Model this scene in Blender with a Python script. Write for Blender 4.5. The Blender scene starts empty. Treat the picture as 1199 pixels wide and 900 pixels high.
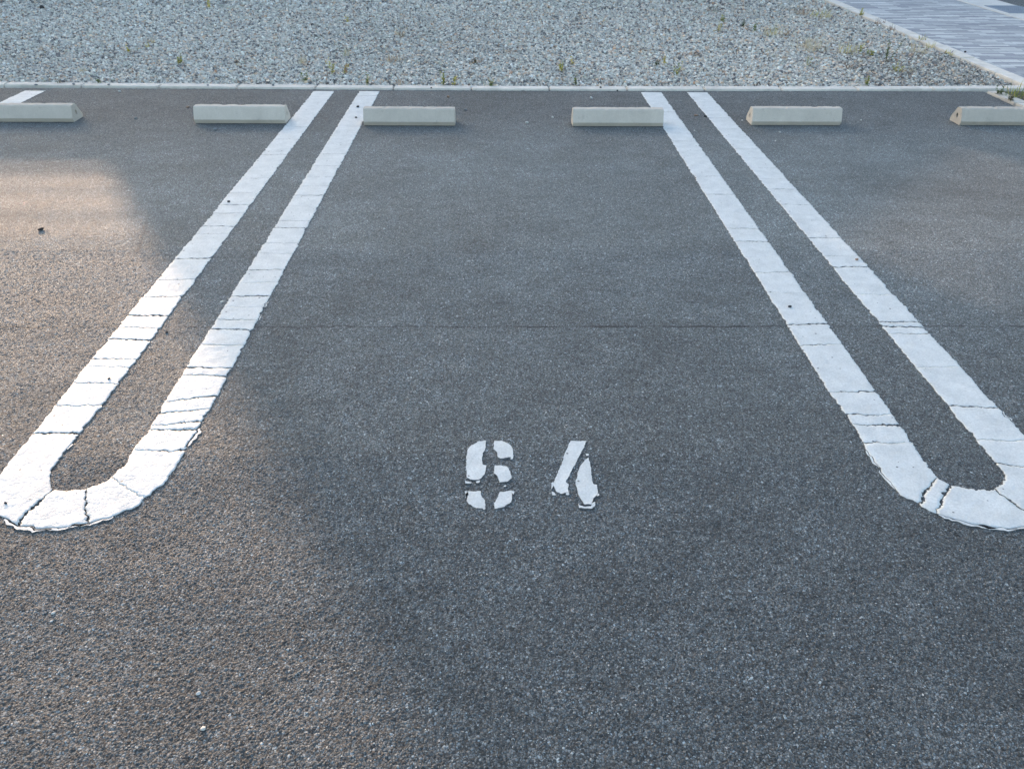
import bpy, bmesh, math, random
import numpy as np
from mathutils import Vector
R = math.radians
rng = random.Random(7)
nr = np.random.default_rng(11)
sc = bpy.context.scene
col = sc.collection

# ------------------------------------------------------------------ camera calibration (measured from the parking bay: 2.5 m pitch)
F, PITCH, YAW, ROLL, H = 901.0, 0.59143, 0.01793, 0.0078, 1.4228
def at(px, py):
    """measured ground point (metres) under a photo pixel"""
    ur, vr = px-599.5, py-450
    u = ur*math.cos(ROLL)+vr*math.sin(ROLL); v = -ur*math.sin(ROLL)+vr*math.cos(ROLL)
    x, up = u/F, -v/F
    y1 = math.cos(PITCH)+up*math.sin(PITCH); Z = -math.sin(PITCH)+up*math.cos(PITCH)
    X = x*math.cos(YAW)+y1*math.sin(YAW); Y = -x*math.sin(YAW)+y1*math.cos(YAW)
    s = -H/Z
    return (X*s, Y*s)
def ppm(py): return (py+154)*0.83/H

# ------------------------------------------------------------------ node helpers
def new_mat(name):
    m = bpy.data.materials.new(name); m.use_nodes = True
    nt = m.node_tree; nt.nodes.clear()
    out = nt.nodes.new('ShaderNodeOutputMaterial'); b = nt.nodes.new('ShaderNodeBsdfPrincipled')
    nt.links.new(b.outputs[0], out.inputs[0])
    return m, nt, b, out
def N(nt, t, **kw):
    n = nt.nodes.new('ShaderNode'+t)
    for k, v in kw.items():
        if k.startswith('i_'):
            key = k[2:]
            n.inputs[int(key) if key.isdigit() else key].default_value = v
        else: setattr(n, k, v)
    return n
def L(nt, a, b): nt.links.new(a, b)
def math_(nt, op, a, b=None, clamp=False, c=None):
    n = nt.nodes.new('ShaderNodeMath'); n.operation = op; n.use_clamp = clamp
    for i, v in enumerate((a, b, c)):
        if v is None: continue
        if isinstance(v, (int, float)): n.inputs[i].default_value = v
        else: nt.links.new(v, n.inputs[i])
    return n.outputs[0]
def ramp(nt, fac, stops, interp='LINEAR'):
    r = nt.nodes.new('ShaderNodeValToRGB'); r.color_ramp.interpolation = interp
    el = r.color_ramp.elements
    while len(el) > 1: el.remove(el[-1])
    for i, (p, c) in enumerate(stops):
        e = el[0] if i == 0 else el.new(p)
        e.position = p; e.color = (c, c, c, 1) if isinstance(c, (int, float)) else (*c, 1)
    nt.links.new(fac, r.inputs[0])
    return r.outputs[0]
def mix(nt, fac, a, b, mode='MIX'):
    n = nt.nodes.new('ShaderNodeMix'); n.data_type = 'RGBA'; n.blend_type = mode
    for i, v in ((0, fac), (6, a), (7, b)):
        if isinstance(v, (int, float)): n.inputs[i].default_value = v if i == 0 else (v, v, v, 1)
        elif isinstance(v, tuple): n.inputs[i].default_value = (*v, 1)
        else: nt.links.new(v, n.inputs[i])
    return n.outputs[2]
def noise(nt, vec, scale, detail=3, rough=.55, dist=0):
    n = N(nt, 'TexNoise', i_Scale=scale, i_Detail=detail, i_Roughness=rough, i_Distortion=dist)
    L(nt, vec, n.inputs['Vector']); return n.outputs[0]
def voro(nt, vec, scale, feature='F1', rnd=1.0):
    n = N(nt, 'TexVoronoi', feature=feature, i_Scale=scale); n.inputs['Randomness'].default_value = rnd
    L(nt, vec, n.inputs['Vector']); return n
def coords(nt): return N(nt, 'TexCoord').outputs['Object']

# ------------------------------------------------------------------ materials
def asphalt_material(name, road=False):
    m, nt, b, out = new_mat(name)
    P = coords(nt)
    warp = N(nt, 'TexNoise', i_Scale=90.0, i_Detail=2.0); L(nt, P, warp.inputs['Vector'])
    wv = N(nt, 'VectorMath', operation='MULTIPLY_ADD'); L(nt, warp.outputs['Color'], wv.inputs[0]); wv.inputs[1].default_value = (.006, .006, .006); L(nt, P, wv.inputs[2])
    Q = wv.outputs[0]
    flat = N(nt, 'VectorMath', operation='MULTIPLY'); L(nt, Q, flat.inputs[0]); flat.inputs[1].default_value = (1, 1, 0)
    Q = flat.outputs[0]
    v1 = voro(nt, Q, 185); v2 = voro(nt, Q, 370)
    e1 = voro(nt, Q, 185, 'DISTANCE_TO_EDGE')
    sep1 = N(nt, 'SeparateColor'); L(nt, v1.outputs['Color'], sep1.inputs[0])
    sep2 = N(nt, 'SeparateColor'); L(nt, v2.outputs['Color'], sep2.inputs[0])
    c1 = ramp(nt, sep1.outputs[0], [(0, .036), (.3, .078), (.6, .135), (.90, .20), (.985, .30), (1, .42)])
    c2 = ramp(nt, sep2.outputs[0], [(0, .022), (.3, .072), (.7, .150), (.94, .22), (.99, .42), (1, .60)])
    usebig = ramp(nt, sep1.outputs[1], [(.50, 0), (.58, 1)])
    c = mix(nt, usebig, c2, c1)
    # stone tint
    tint = ramp(nt, sep2.outputs[2], [(0, (.84, 1.0, 1.08)), (.5, (.90, 1.01, 1.06)), (.85, (1.0, 1.0, .97)), (1, (1.12, .98, .88))])
    c = mix(nt, 1.0, c, tint, 'MULTIPLY')
    # bitumen in the gaps between the stones
    gap = ramp(nt, e1.outputs['Distance'], [(0, .28), (.07, .62), (.17, 1.08)])
    c = mix(nt, 1.0, c, gap, 'MULTIPLY')
    grit = noise(nt, P, 900, 2); c = mix(nt, 1.0, c, ramp(nt, grit, [(.3, .75), (.7, 1.25)]), 'MULTIPLY')
    # wear and dust in large patches
    big = noise(nt, P, .9, 5, .6, .6); med = noise(nt, P, 6, 4, .6); sm = noise(nt, P, 38, 3, .6)
    c = mix(nt, 1.0, c, ramp(nt, big, [(.3, .76), (.5, 1.0), (.72, 1.26)]), 'MULTIPLY')
    c = mix(nt, 1.0, c, ramp(nt, med, [(.3, .82), (.5, 1.0), (.7, 1.12)]), 'MULTIPLY')
    c = mix(nt, 1.0, c, ramp(nt, sm, [(.3, .84), (.7, 1.16)]), 'MULTIPLY')
    # patchy dust, plus the brighter light at distance painted into the colour
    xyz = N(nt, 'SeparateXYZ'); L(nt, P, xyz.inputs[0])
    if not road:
        dust_and_light = ramp(nt, xyz.outputs[1], [(0, 0), (1, 0)])
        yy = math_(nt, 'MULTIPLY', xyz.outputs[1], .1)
        dust_and_light = ramp(nt, yy, [(.12, .05), (.22, .40), (.32, .85), (.45, 1), (.50, .5), (.545, .05)])
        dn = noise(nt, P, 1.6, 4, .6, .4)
        dust_and_light = math_(nt, 'MULTIPLY', dust_and_light, ramp(nt, dn, [(.34, .40), (.68, 1)]))
        c = mix(nt, math_(nt, 'MULTIPLY', dust_and_light, .85), c, mix(nt, 1.0, c, (1.55, 1.66, 1.68), 'MULTIPLY'))
        c = mix(nt, math_(nt, 'MULTIPLY', dust_and_light, .14), c, (.235, .262, .268))
        # transverse crack
        wob = math_(nt, 'MULTIPLY', math_(nt, 'SUBTRACT', noise(nt, P, 7, 8, .75), .5), .05)
        dy = math_(nt, 'ABSOLUTE', math_(nt, 'SUBTRACT', math_(nt, 'SUBTRACT', xyz.outputs[1], 2.508), wob))
        cw = math_(nt, 'MULTIPLY', ramp(nt, noise(nt, P, 6, 5, .7), [(.38, .05), (.62, 1)]), .0062)
        cw = math_(nt, 'MULTIPLY', cw, ramp(nt, math_(nt, 'ADD', math_(nt, 'MULTIPLY', xyz.outputs[0], .1), .5), [(.40, .75), (.50, 1.0), (.53, 1.5), (.60, 1.7), (.615, .9)]))
        crack = math_(nt, 'LESS_THAN', dy, math_(nt, 'SUBTRACT', cw, .0008))
        soft = ramp(nt, math_(nt, 'MULTIPLY', dy, 30), [(0, .86), (.5, 1)])
        c = mix(nt, 1.0, c, soft, 'MULTIPLY')
        c = mix(nt, math_(nt, 'MULTIPLY', crack, .85), c, (.018, .018, .018))
        st = N(nt, 'VectorMath', operation='MULTIPLY'); L(nt, P, st.inputs[0]); st.inputs[1].default_value = (.9, 3.2, 1)
        drag = noise(nt, st.outputs[0], 3.2, 7, .68, .5)
        c = mix(nt, 1.0, c, ramp(nt, drag, [(.30, .86), (.5, 1.0), (.66, 1.07)]), 'MULTIPLY')
        blot = voro(nt, wv.outputs[0], 2.3); bs = N(nt, 'SeparateColor'); L(nt, blot.outputs['Color'], bs.inputs[0])
        bm_ = math_(nt, 'MULTIPLY', ramp(nt, math_(nt, 'ADD', blot.outputs['Distance'], math_(nt, 'MULTIPLY', noise(nt, P, 20, 4), .06)), [(.045, 1), (.085, 0)]), math_(nt, 'GREATER_THAN', bs.outputs[0], .72))
        c = mix(nt, math_(nt, 'MULTIPLY', bm_, .35), c, (.045, .045, .045))
        # hairline cracks
        hl = voro(nt, wv.outputs[0], 1.9, 'DISTANCE_TO_EDGE')
        hmask = ramp(nt, noise(nt, P, .8, 2), [(.52, 0), (.6, 1)])
        hair = math_(nt, 'MULTIPLY', ramp(nt, hl.outputs['Distance'], [(0, 1), (.004, 0)]), hmask)
        c = mix(nt, math_(nt, 'MULTIPLY', hair, .6), c, (.03, .03, .03))
    L(nt, c, b.inputs['Base Color'])
    b.inputs['Specular IOR Level'].default_value = .5
    b.inputs['Sheen Weight'].default_value = .06
    L(nt, ramp(nt, sep2.outputs[1], [(0, .62), (.5, .78), (1, .92)]), b.inputs['Roughness'])
    # true relief: stones stand out of the binder
    d1 = ramp(nt, v1.outputs['Distance'], [(0, 1), (.35, .8), (.75, 0)])
    d2 = ramp(nt, v2.outputs['Distance'], [(0, 1), (.4, .75), (.8, 0)])
    h = math_(nt, 'ADD', math_(nt, 'MULTIPLY', d1, math_(nt, 'ADD', math_(nt, 'MULTIPLY', sep1.outputs[2], .0024), .0004)), math_(nt, 'MULTIPLY', d2, .0010))
    h = math_(nt, 'ADD', h, math_(nt, 'MULTIPLY', sm, .0026))
    h = math_(nt, 'SUBTRACT', h, .0044)
    disp = N(nt, 'Displacement', i_Midlevel=0.0, i_Scale=1.0); L(nt, h, disp.inputs['Height'])
    L(nt, disp.outputs[0], out.inputs['Displacement'])
    m.displacement_method = 'BOTH'
    return m

def paint_material():
    m, nt, b, out = new_mat('road_paint')
    P = coords(nt)
    c = mix(nt, ramp(nt, noise(nt, P, 14, 5, .6), [(.3, 0), (.7, 1)]), (.58, .59, .58), (.73, .735, .72))
    c = mix(nt, 1.0, c, ramp(nt, noise(nt, P, 260, 3, .7), [(.3, .90), (.65, 1.04)]), 'MULTIPLY')
    scuff = ramp(nt, noise(nt, P, 24, 7, .78, 1.2), [(.54, 0), (.72, 1)])
    c = mix(nt, math_(nt, 'MULTIPLY', scuff, .22), c, (.42, .42, .43))
    sp = voro(nt, P, 42)
    spc = N(nt, 'SeparateColor'); L(nt, sp.outputs['Color'], spc.inputs[0])
    rad = math_(nt, 'MULTIPLY', spc.outputs[0], .20)
    dot = math_(nt, 'MULTIPLY', math_(nt, 'LESS_THAN', sp.outputs['Distance'], rad), math_(nt, 'GREATER_THAN', spc.outputs[1], .76))
    c = mix(nt, math_(nt, 'MULTIPLY', dot, .8), c, (.10, .10, .10))
    pr = voro(nt, P, 150)
    c = mix(nt, 1.0, c, ramp(nt, pr.outputs['Distance'], [(.25, 1.03), (.75, .93)]), 'MULTIPLY')
    wear = math_(nt, 'MULTIPLY', ramp(nt, noise(nt, P, 5, 4, .6), [(.46, 0), (.66, 1)]), ramp(nt, noise(nt, P, 190, 3, .7), [(.60, 0), (.66, 1)]))
    c = mix(nt, math_(nt, 'MULTIPLY', wear, .55), c, (.26, .26, .26))
    L(nt, c, b.inputs['Base Color']); b.inputs['Roughness'].default_value = .62
    h = math_(nt, 'ADD', math_(nt, 'MULTIPLY', noise(nt, P, 130, 4, .65), .0022), math_(nt, 'MULTIPLY', noise(nt, P, 26, 3), .007))
    bp = N(nt, 'Bump', i_Strength=.7, i_Distance=1.0); L(nt, h, bp.inputs['Height']); L(nt, bp.outputs[0], b.inputs['Normal'])
    return m

def concrete_material(name, base, var=.12, rough=.85, warm=0.0):
    m, nt, b, out = new_mat(name)
    P = coords(nt); info = N(nt, 'ObjectInfo')
    off = N(nt, 'VectorMath', operation='MULTIPLY_ADD'); L(nt, info.outputs['Random'], off.inputs[0]); off.inputs[1].default_value = (40, 40, 40); L(nt, P, off.inputs[2])
    Q = off.outputs[0]
    c = mix(nt, ramp(nt, noise(nt, Q, 7, 5, .65, .3), [(.3, 0), (.7, 1)]), tuple(x*(1-var) for x in base), tuple(x*(1+var) for x in base))
    st = ramp(nt, noise(nt, Q, 22, 6, .7), [(.58, 0), (.72, 1)])
    c = mix(nt, math_(nt, 'MULTIPLY', st, .5), c, tuple(x*.62 for x in base))
    pit = voro(nt, Q, 160); c = mix(nt, 1.0, c, ramp(nt, pit.outputs['Distance'], [(.03, .55), (.12, 1)]), 'MULTIPLY')
    c = mix(nt, 1.0, c, ramp(nt, noise(nt, Q, 400, 2), [(.3, .88), (.7, 1.1)]), 'MULTIPLY')
    c = mix(nt, 1.0, c, ramp(nt, info.outputs['Random'], [(0, .86), (1, 1.08)]), 'MULTIPLY')
    L(nt, c, b.inputs['Base Color']); b.inputs['Roughness'].default_value = rough
    bp = N(nt, 'Bump', i_Strength=.5, i_Distance=.002); L(nt, noise(nt, Q, 180, 4, .7), bp.inputs['Height']); L(nt, bp.outputs[0], b.inputs['Normal'])
    return m

def stone_material(name='gravel_stone'):
    m, nt, b, out = new_mat(name)
    a = N(nt, 'Attribute', attribute_name='stone_col'); P = coords(nt)
    c = mix(nt, 1.0, a.outputs['Color'], ramp(nt, noise(nt, P, 160, 4, .65), [(.3, .75), (.7, 1.2)]), 'MULTIPLY')
    L(nt, c, b.inputs['Base Color']); b.inputs['Roughness'].default_value = .75
    return m

def plain_noise_mat(name, a, bb, scale=20, rough=.8, translucent=0, spec=.3):
    m, nt, b, out = new_mat(name)
    P = coords(nt)
    c = mix(nt, ramp(nt, noise(nt, P, scale, 4, .6), [(.3, 0), (.7, 1)]), a, bb)
    L(nt, c, b.inputs['Base Color']); b.inputs['Roughness'].default_value = rough
    b.inputs['Specular IOR Level'].default_value = spec
    if translucent:
        t = N(nt, 'BsdfTranslucent'); L(nt, c, t.inputs[0]); ms = N(nt, 'MixShader'); ms.inputs[0].default_value = translucent
        L(nt, b.outputs[0], ms.inputs[1]); L(nt, t.outputs[0], ms.inputs[2]); L(nt, ms.outputs[0], out.inputs[0])
    return m

def paver_material():
    m, nt, b, out = new_mat('sidewalk_pavers')
    P = coords(nt)
    def bricks(w, hh, off, bias):
        n = N(nt, 'TexBrick', offset=off, offset_frequency=2, squash=1.0)
        L(nt, P, n.inputs['Vector'])
        n.inputs['Scale'].default_value = 1; n.inputs['Brick Width'].default_value = w; n.inputs['Row Height'].default_value = hh
        n.inputs['Mortar Size'].default_value = .0022; n.inputs['Bias'].default_value = bias
        n.inputs['Color1'].default_value = (0, 0, 0, 1); n.inputs['Color2'].default_value = (1, 1, 1, 1); n.inputs['Mortar'].default_value = (0, 0, 0, 1)
        return n
    n1 = bricks(.30, .058, .37, 0.0)
    c = ramp(nt, n1.outputs[0], [(0, (.30, .30, .325)), (.30, (.34, .34, .36)), (.48, (.41, .41, .42)), (.66, (.50, .50, .50)), (1, (.66, .65, .63))])
    c = mix(nt, 1.0, c, ramp(nt, noise(nt, P, 3, 4), [(.3, .9), (.7, 1.1)]), 'MULTIPLY')
    c = mix(nt, 1.0, c, ramp(nt, noise(nt, P, 150, 3), [(.3, .82), (.7, 1.15)]), 'MULTIPLY')
    c = mix(nt, n1.outputs['Fac'], c, (.12, .125, .135))
    L(nt, c, b.inputs['Base Color']); b.inputs['Roughness'].default_value = .7
    bp = N(nt, 'Bump', i_Strength=.6, i_Distance=.003, invert=True); L(nt, n1.outputs['Fac'], bp.inputs['Height']); L(nt, bp.outputs[0], b.inputs['Normal'])
    return m

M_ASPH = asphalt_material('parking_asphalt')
M_ROAD = asphalt_material('street_asphalt', True); M_ROAD.displacement_method = 'BUMP'
M_PAINT = paint_material()
M_STOP = concrete_material('wheel_stop_concrete', (.55, .488, .42), .09)
M_KERB = concrete_material('kerb_concrete', (.66, .61, .545), .16)
M_GUT = concrete_material('gutter_concrete', (.66, .63, .59), .08)
M_STONE = stone_material()
M_PAVE = paver_material()
M_BED = plain_noise_mat('gravel_bed', (.05, .05, .048), (.10, .095, .09), 60)
M_SOIL = plain_noise_mat('bed_soil', (.05, .045, .035), (.11, .10, .08), 40)
M_GRATE = concrete_material('drain_cover', (.30, .34, .40), .06)

# ------------------------------------------------------------------ mesh helpers
def link(name, me, mat=None, parent=None, kind=None, label=None, cat=None, group=None, loc=None):
    o = bpy.data.objects.new(name, me); col.objects.link(o)
    if mat is not None and me is not None: me.materials.append(mat)
    if parent: o.parent = parent
    if loc: o.location = loc
    if kind: o['kind'] = kind
    if label: o['label'] = label
    if cat: o['category'] = cat
    if group: o['group'] = group
    return o
def np_mesh(name, V, Q=None, T=None, smooth=False):
    V = np.asarray(V, np.float32)
    me = bpy.data.meshes.new(name)
    Fs = []; starts = []; tot = 0
    for A in (Q, T):
        if A is None or len(A) == 0: continue
        A = np.asarray(A, np.int32); k = A.shape[1]
        Fs.append(A.ravel()); starts.append(tot+np.arange(len(A), dtype=np.int32)*k); tot += A.size
    idx = np.concatenate(Fs); st = np.concatenate(starts)
    me.vertices.add(len(V)); me.vertices.foreach_set('co', V.ravel())
    me.loops.add(len(idx)); me.loops.foreach_set('vertex_index', idx)
    me.polygons.add(len(st)); me.polygons.foreach_set('loop_start', st)
    me.update(calc_edges=True); me.validate()
    if smooth: me.polygons.foreach_set('use_smooth', np.ones(len(me.polygons), bool))
    return me
def grid_patch(x0, x1, y0, y1, dx, dy=None):
    dy = dy or dx
    nx = max(1, int(round((x1-x0)/dx))); ny = max(1, int(round((y1-y0)/dy)))
    xs = np.linspace(x0, x1, nx+1); ys = np.linspace(y0, y1, ny+1)
    X, Y = np.meshgrid(xs, ys)
    V = np.c_[X.ravel(), Y.ravel(), np.zeros(X.size)]
    i = (np.arange(ny)[:, None]*(nx+1)+np.arange(nx)[None, :]).ravel()
    Q = np.c_[i, i+1, i+nx+2, i+nx+1]
    return V, Q
def join_patches(ps):
    Vs, Qs, n = [], [], 0
    for V, Q in ps: Vs.append(V); Qs.append(Q+n); n += len(V)
    return np.concatenate(Vs), np.concatenate(Qs)
def prism_bm(bm, pts, z0, z1):
    """closed prism over a 2-D outline"""
    lo = [bm.verts.new((x, y, z0)) for x, y in pts]; hi = [bm.verts.new((x, y, z1)) for x, y in pts]
    bm.faces.new(hi); bm.faces.new(lo[::-1])
    n = len(pts)
    for i in range(n): bm.faces.new((lo[i], lo[(i+1) % n], hi[(i+1) % n], hi[i]))
def ccw(pts):
    a = sum(pts[i][0]*pts[(i+1) % len(pts)][1]-pts[(i+1) % len(pts)][0]*pts[i][1] for i in range(len(pts)))
    return pts if a > 0 else pts[::-1]
def bm_done(bm, name, smooth=False):
    bmesh.ops.recalc_face_normals(bm, faces=bm.faces)
    me = bpy.data.meshes.new(name); bm.to_mesh(me); bm.free()
    if smooth: me.shade_smooth()
    return me
def box_bm(bm, x0, x1, y0, y1, z0, z1, bev=0):
    r = bmesh.ops.create_cube(bm, size=1)
    for v in r['verts']:
        v.co = Vector((x0+(v.co.x+.5)*(x1-x0), y0+(v.co.y+.5)*(y1-y0), z0+(v.co.z+.5)*(z1-z0)))
    if bev:
        es = list({e for v in r['verts'] for e in v.link_edges})
        bmesh.ops.bevel(bm, geom=es, offset=bev, segments=2, affect='EDGES')

# 1-D value noise
_tab = nr.random(8192)
def n1(x, seed=0):
    i = math.floor(x); f = x-i; f = f*f*(3-2*f)
    return (_tab[(i+seed*131) % 8192]*(1-f)+_tab[(i+1+seed*131) % 8192]*f)*2-1

# ------------------------------------------------------------------ the setting
KY = 6.165      # near edge of the kerb between parking lot and gravel
def ky(x): return KY+.0048*(x-.4)**2*(1 if x < .4 else 1.1)
V, Q = join_patches([grid_patch(-1.7, 1.8, .42, 1.75, .0026), grid_patch(-2.7, 2.8, 1.75, 3.2, .005),
                     grid_patch(-4.6, 3.76, 3.2, 6.19, .013),
                     grid_patch(-4.6, -1.7, .42, 1.75, .05), grid_patch(1.8, 3.76, .42, 1.75, .05),
                     grid_patch(-4.6, -2.7, 1.75, 3.2, .05), grid_patch(2.8, 3.76, 1.75, 3.2, .05),
                     grid_patch(-4.6, 3.76, -12, .42, .4), grid_patch(-30, -4.6, -12, 6.19, .4)])
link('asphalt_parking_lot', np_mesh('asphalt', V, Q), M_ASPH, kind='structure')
V, Q = grid_patch(-400, 400, -400, 400, 40); V[:, 2] = -.09
link('ground', np_mesh('ground', V, Q), M_ROAD, kind='structure')

# right-hand edge of the lot (kerb line) and the sidewalk, measured
def bl(nm, x0, x1, y0, y1, z0, z1, mat, step=.6, gap=.009, shear=None, axis='x', bev=.006):
    """a kerb laid from separate concrete lengths with open joints"""
    bm = bmesh.new()
    if axis == 'x':
        x = x0
        while x < x1:
            xe = min(x+step, x1); dz = rng.uniform(-.0015, .0015)
            box_bm(bm, x+gap/2, xe-gap/2, y0, y1, z0, z1+dz, bev)
            x += step
    else:
        y = y0
        while y < y1:
            ye = min(y+step, y1); dz = rng.uniform(-.0015, .0015)
            box_bm(bm, x0, x1, y+gap/2, ye-gap/2, z0, z1+dz, bev)
            y += step
    if shear:
        for v in bm.verts: v.co.x, v.co.y = shear(v.co.x, v.co.y)
    return link(nm, bm_done(bm, nm), mat, kind='structure')
bl('kerb', -24.22, 4.155, 0, .10, -.08, .012, M_KERB, shear=lambda x, y: (x, y+ky(x)))
def sx(y): return .0     # kerb between gravel and sidewalk
def shear_side(x, y): return (x+.018*(y-6.2), y)
bl('kerb', 4.16, 4.30, 6.19, 18, -.08, .016, M_KERB, shear=shear_side, axis='y')
def shear_bed(x, y): return (x-.10*(y-6.19)*1.0, y)
bl('kerb', 3.765, 3.875, 1.0, 6.16, -.08, .012, M_KERB, axis='y', shear=lambda x, y: (x-.06*(y-6.16), y))
bl('kerb', 4.155, 4.30, -3.0, 6.185, -.08, .016, M_KERB, axis='y')
V, Q = grid_patch(3.8, 4.2, -3, 6.2, .04); V[:, 2] = -.012+nr.random(len(V))*.014
link('planting_bed_soil', np_mesh('planting_bed', V, Q), M_SOIL, kind='structure')
V, Q = grid_patch(4.30, 6.03, -4, 18, .5); V[:, 2] = .006; V[:, 0] += .018*(V[:, 1]-6.2)
link('sidewalk', np_mesh('sidewalk', V, Q), M_PAVE, kind='structure')
bl('gutter', 5.93, 6.46, -4, 18, -.08, .014, M_GUT, step=2.0, gap=.006, axis='y', bev=.004, shear=shear_side)
bm = bmesh.new()
# drain cover with raised ribs set into the gutter
box_bm(bm, 6.02, 6.44, 10.02, 10.62, .0, .018, .003)
for i in range(11):
    for j in range(8):
        x = 6.055+j*.05; y = 10.05+i*.049
        box_bm(bm, x, x+.030, y, y+.016, .0175, .023)
for v in bm.verts: v.co.x += .018*(v.co.y-6.2)-.0
o = link('drain_cover', bm_done(bm, 'drain_cover'), M_GRATE, label='blue-grey studded drain cover set in the pale gutter strip beside the street', cat='drain cover')
V, Q = grid_patch(6.46, 16, -4, 30, 1); V[:, 2] = .0; V[:, 0] += .018*(V[:, 1]-6.2)
link('road', np_mesh('road', V, Q), M_ROAD, kind='structure')

# ------------------------------------------------------------------ gravel: angular crushed stones
V, Q = grid_patch(-24, 4.15, 6.2, 24, .2)
V[:, 2] = -.022
g = V[:, 1] < 6.4; V[g, 1] = np.maximum(V[g, 1], 6.2)
link('gravel_bed', np_mesh('gravel_bed', V, Q), M_BED, kind='structure')
def stones_mesh(name, P, size, colr):
    n = len(P)
    cube = np.array([(-1, -1, -1), (1, -1, -1), (1, 1, -1), (-1, 1, -1), (-1, -1, 1), (1, -1, 1), (1, 1, 1), (-1, 1, 1)], float)*.5
    tris = np.array([(0, 2, 1), (0, 3, 2), (4, 5, 6), (4, 6, 7), (0, 1, 5), (0, 5, 4), (1, 2, 6), (1, 6, 5), (2, 3, 7), (2, 7, 6), (3, 0, 4), (3, 4, 7)])
    B = cube[None]+nr.uniform(-.27, .27, (n, 8, 3))
    B *= (size[:, None]*np.c_[nr.uniform(.8, 1.35, n), nr.uniform(.65, 1.05, n), nr.uniform(.45, .85, n)])[:, None, :]
    q = nr.normal(size=(n, 4)); q[:, 1:3] *= .45; q /= np.linalg.norm(q, axis=1)[:, None]
    w, x, y, z = q.T
    Rm = np.stack([1-2*(y*y+z*z), 2*(x*y-z*w), 2*(x*z+y*w), 2*(x*y+z*w), 1-2*(x*x+z*z), 2*(y*z-x*w), 2*(x*z-y*w), 2*(y*z+x*w), 1-2*(x*x+y*y)], 1).reshape(n, 3, 3)
    B = np.einsum('nij,nkj->nki', Rm, B)+P[:, None, :]
    T = (tris[None]+8*np.arange(n)[:, None, None]).reshape(-1, 3)
    me = np_mesh(name, B.reshape(-1, 3), None, T)
    at_ = me.attributes.new('stone_col', 'FLOAT_COLOR', 'FACE')
    C = np.repeat(np.c_[colr, np.ones(n)], 12, axis=0).astype(np.float32)
    at_.data.foreach_set('color', C.ravel())
    return me
def gcol(n):
    pal = np.array([(.58, .55, .49), (.49, .47, .42), (.66, .63, .56), (.36, .345, .32), (.60, .52, .44), (.76, .72, .64), (.50, .37, .28), (.17, .165, .16), (.50, .50, .42)])
    p = np.array([.18, .16, .16, .13, .10, .10, .05, .12, .04]); p /= p.sum()
    c = pal[nr.choice(len(pal), n, p=p)]
    return np.minimum(c*1.12*nr.uniform(.70, 1.16, (n, 1)), .85)
def scatter(n, y0, y1):
    y = nr.uniform(y0, y1, n); x = nr.uniform(-1, 1, n)
    half_l = 4.35+(y-6.2)*.72+.3
    half_l = half_l+1.1
    X = -half_l+(x*.5+.5)*(half_l+4.13+.018*(y-6.2))
    return X, y
parts = []
for n, y0, y1, s0, s1 in ((118000, 6.24, 7.6, .009, .024), (148000, 7.6, 10.2, .012, .027), (58000, 10.2, 12.8, .017, .034)):
    X, Y = scatter(n, y0, y1); s = nr.uniform(s0, s1, n)
    parts.append((X, Y, s))
X = np.concatenate([p[0] for p in parts]); Y = np.concatenate([p[1] for p in parts]); S = np.concatenate([p[2] for p in parts])
k = Y > np.array([ky(x) for x in X])+.108+S*.35
X, Y, S = X[k], Y[k], S[k]
und = .006*np.sin(X*2.1+1)*np.cos(Y*1.7)+.004*np.sin(X*5.3+Y*4.1)
Z = -.016+und+nr.uniform(-.006, .020, len(X))
Z -= .010*np.exp(-((Y-6.3)/.18)**2)
C = gcol(len(X))
# drifts of darker and browner stones
big = np.sin(X*1.3+.7*Y)*.5+np.sin(X*.6-1.1*Y+2)*.5
C *= (1+.07*big)[:, None]
edge = (X > 3.0) & (Y < 7.6)
C[edge & (nr.random(len(X)) < .45)] *= .55
br = (nr.random(len(X)) < .06+.10*np.exp(-((X-3.2)**2+(Y-7.8)**2)/1.2))
C[br] = C[br]*np.array([1.05, .85, .70])
link('gravel', stones_mesh('gravel', np.c_[X, Y, Z], S, C), M_STONE, kind='stuff')

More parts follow.
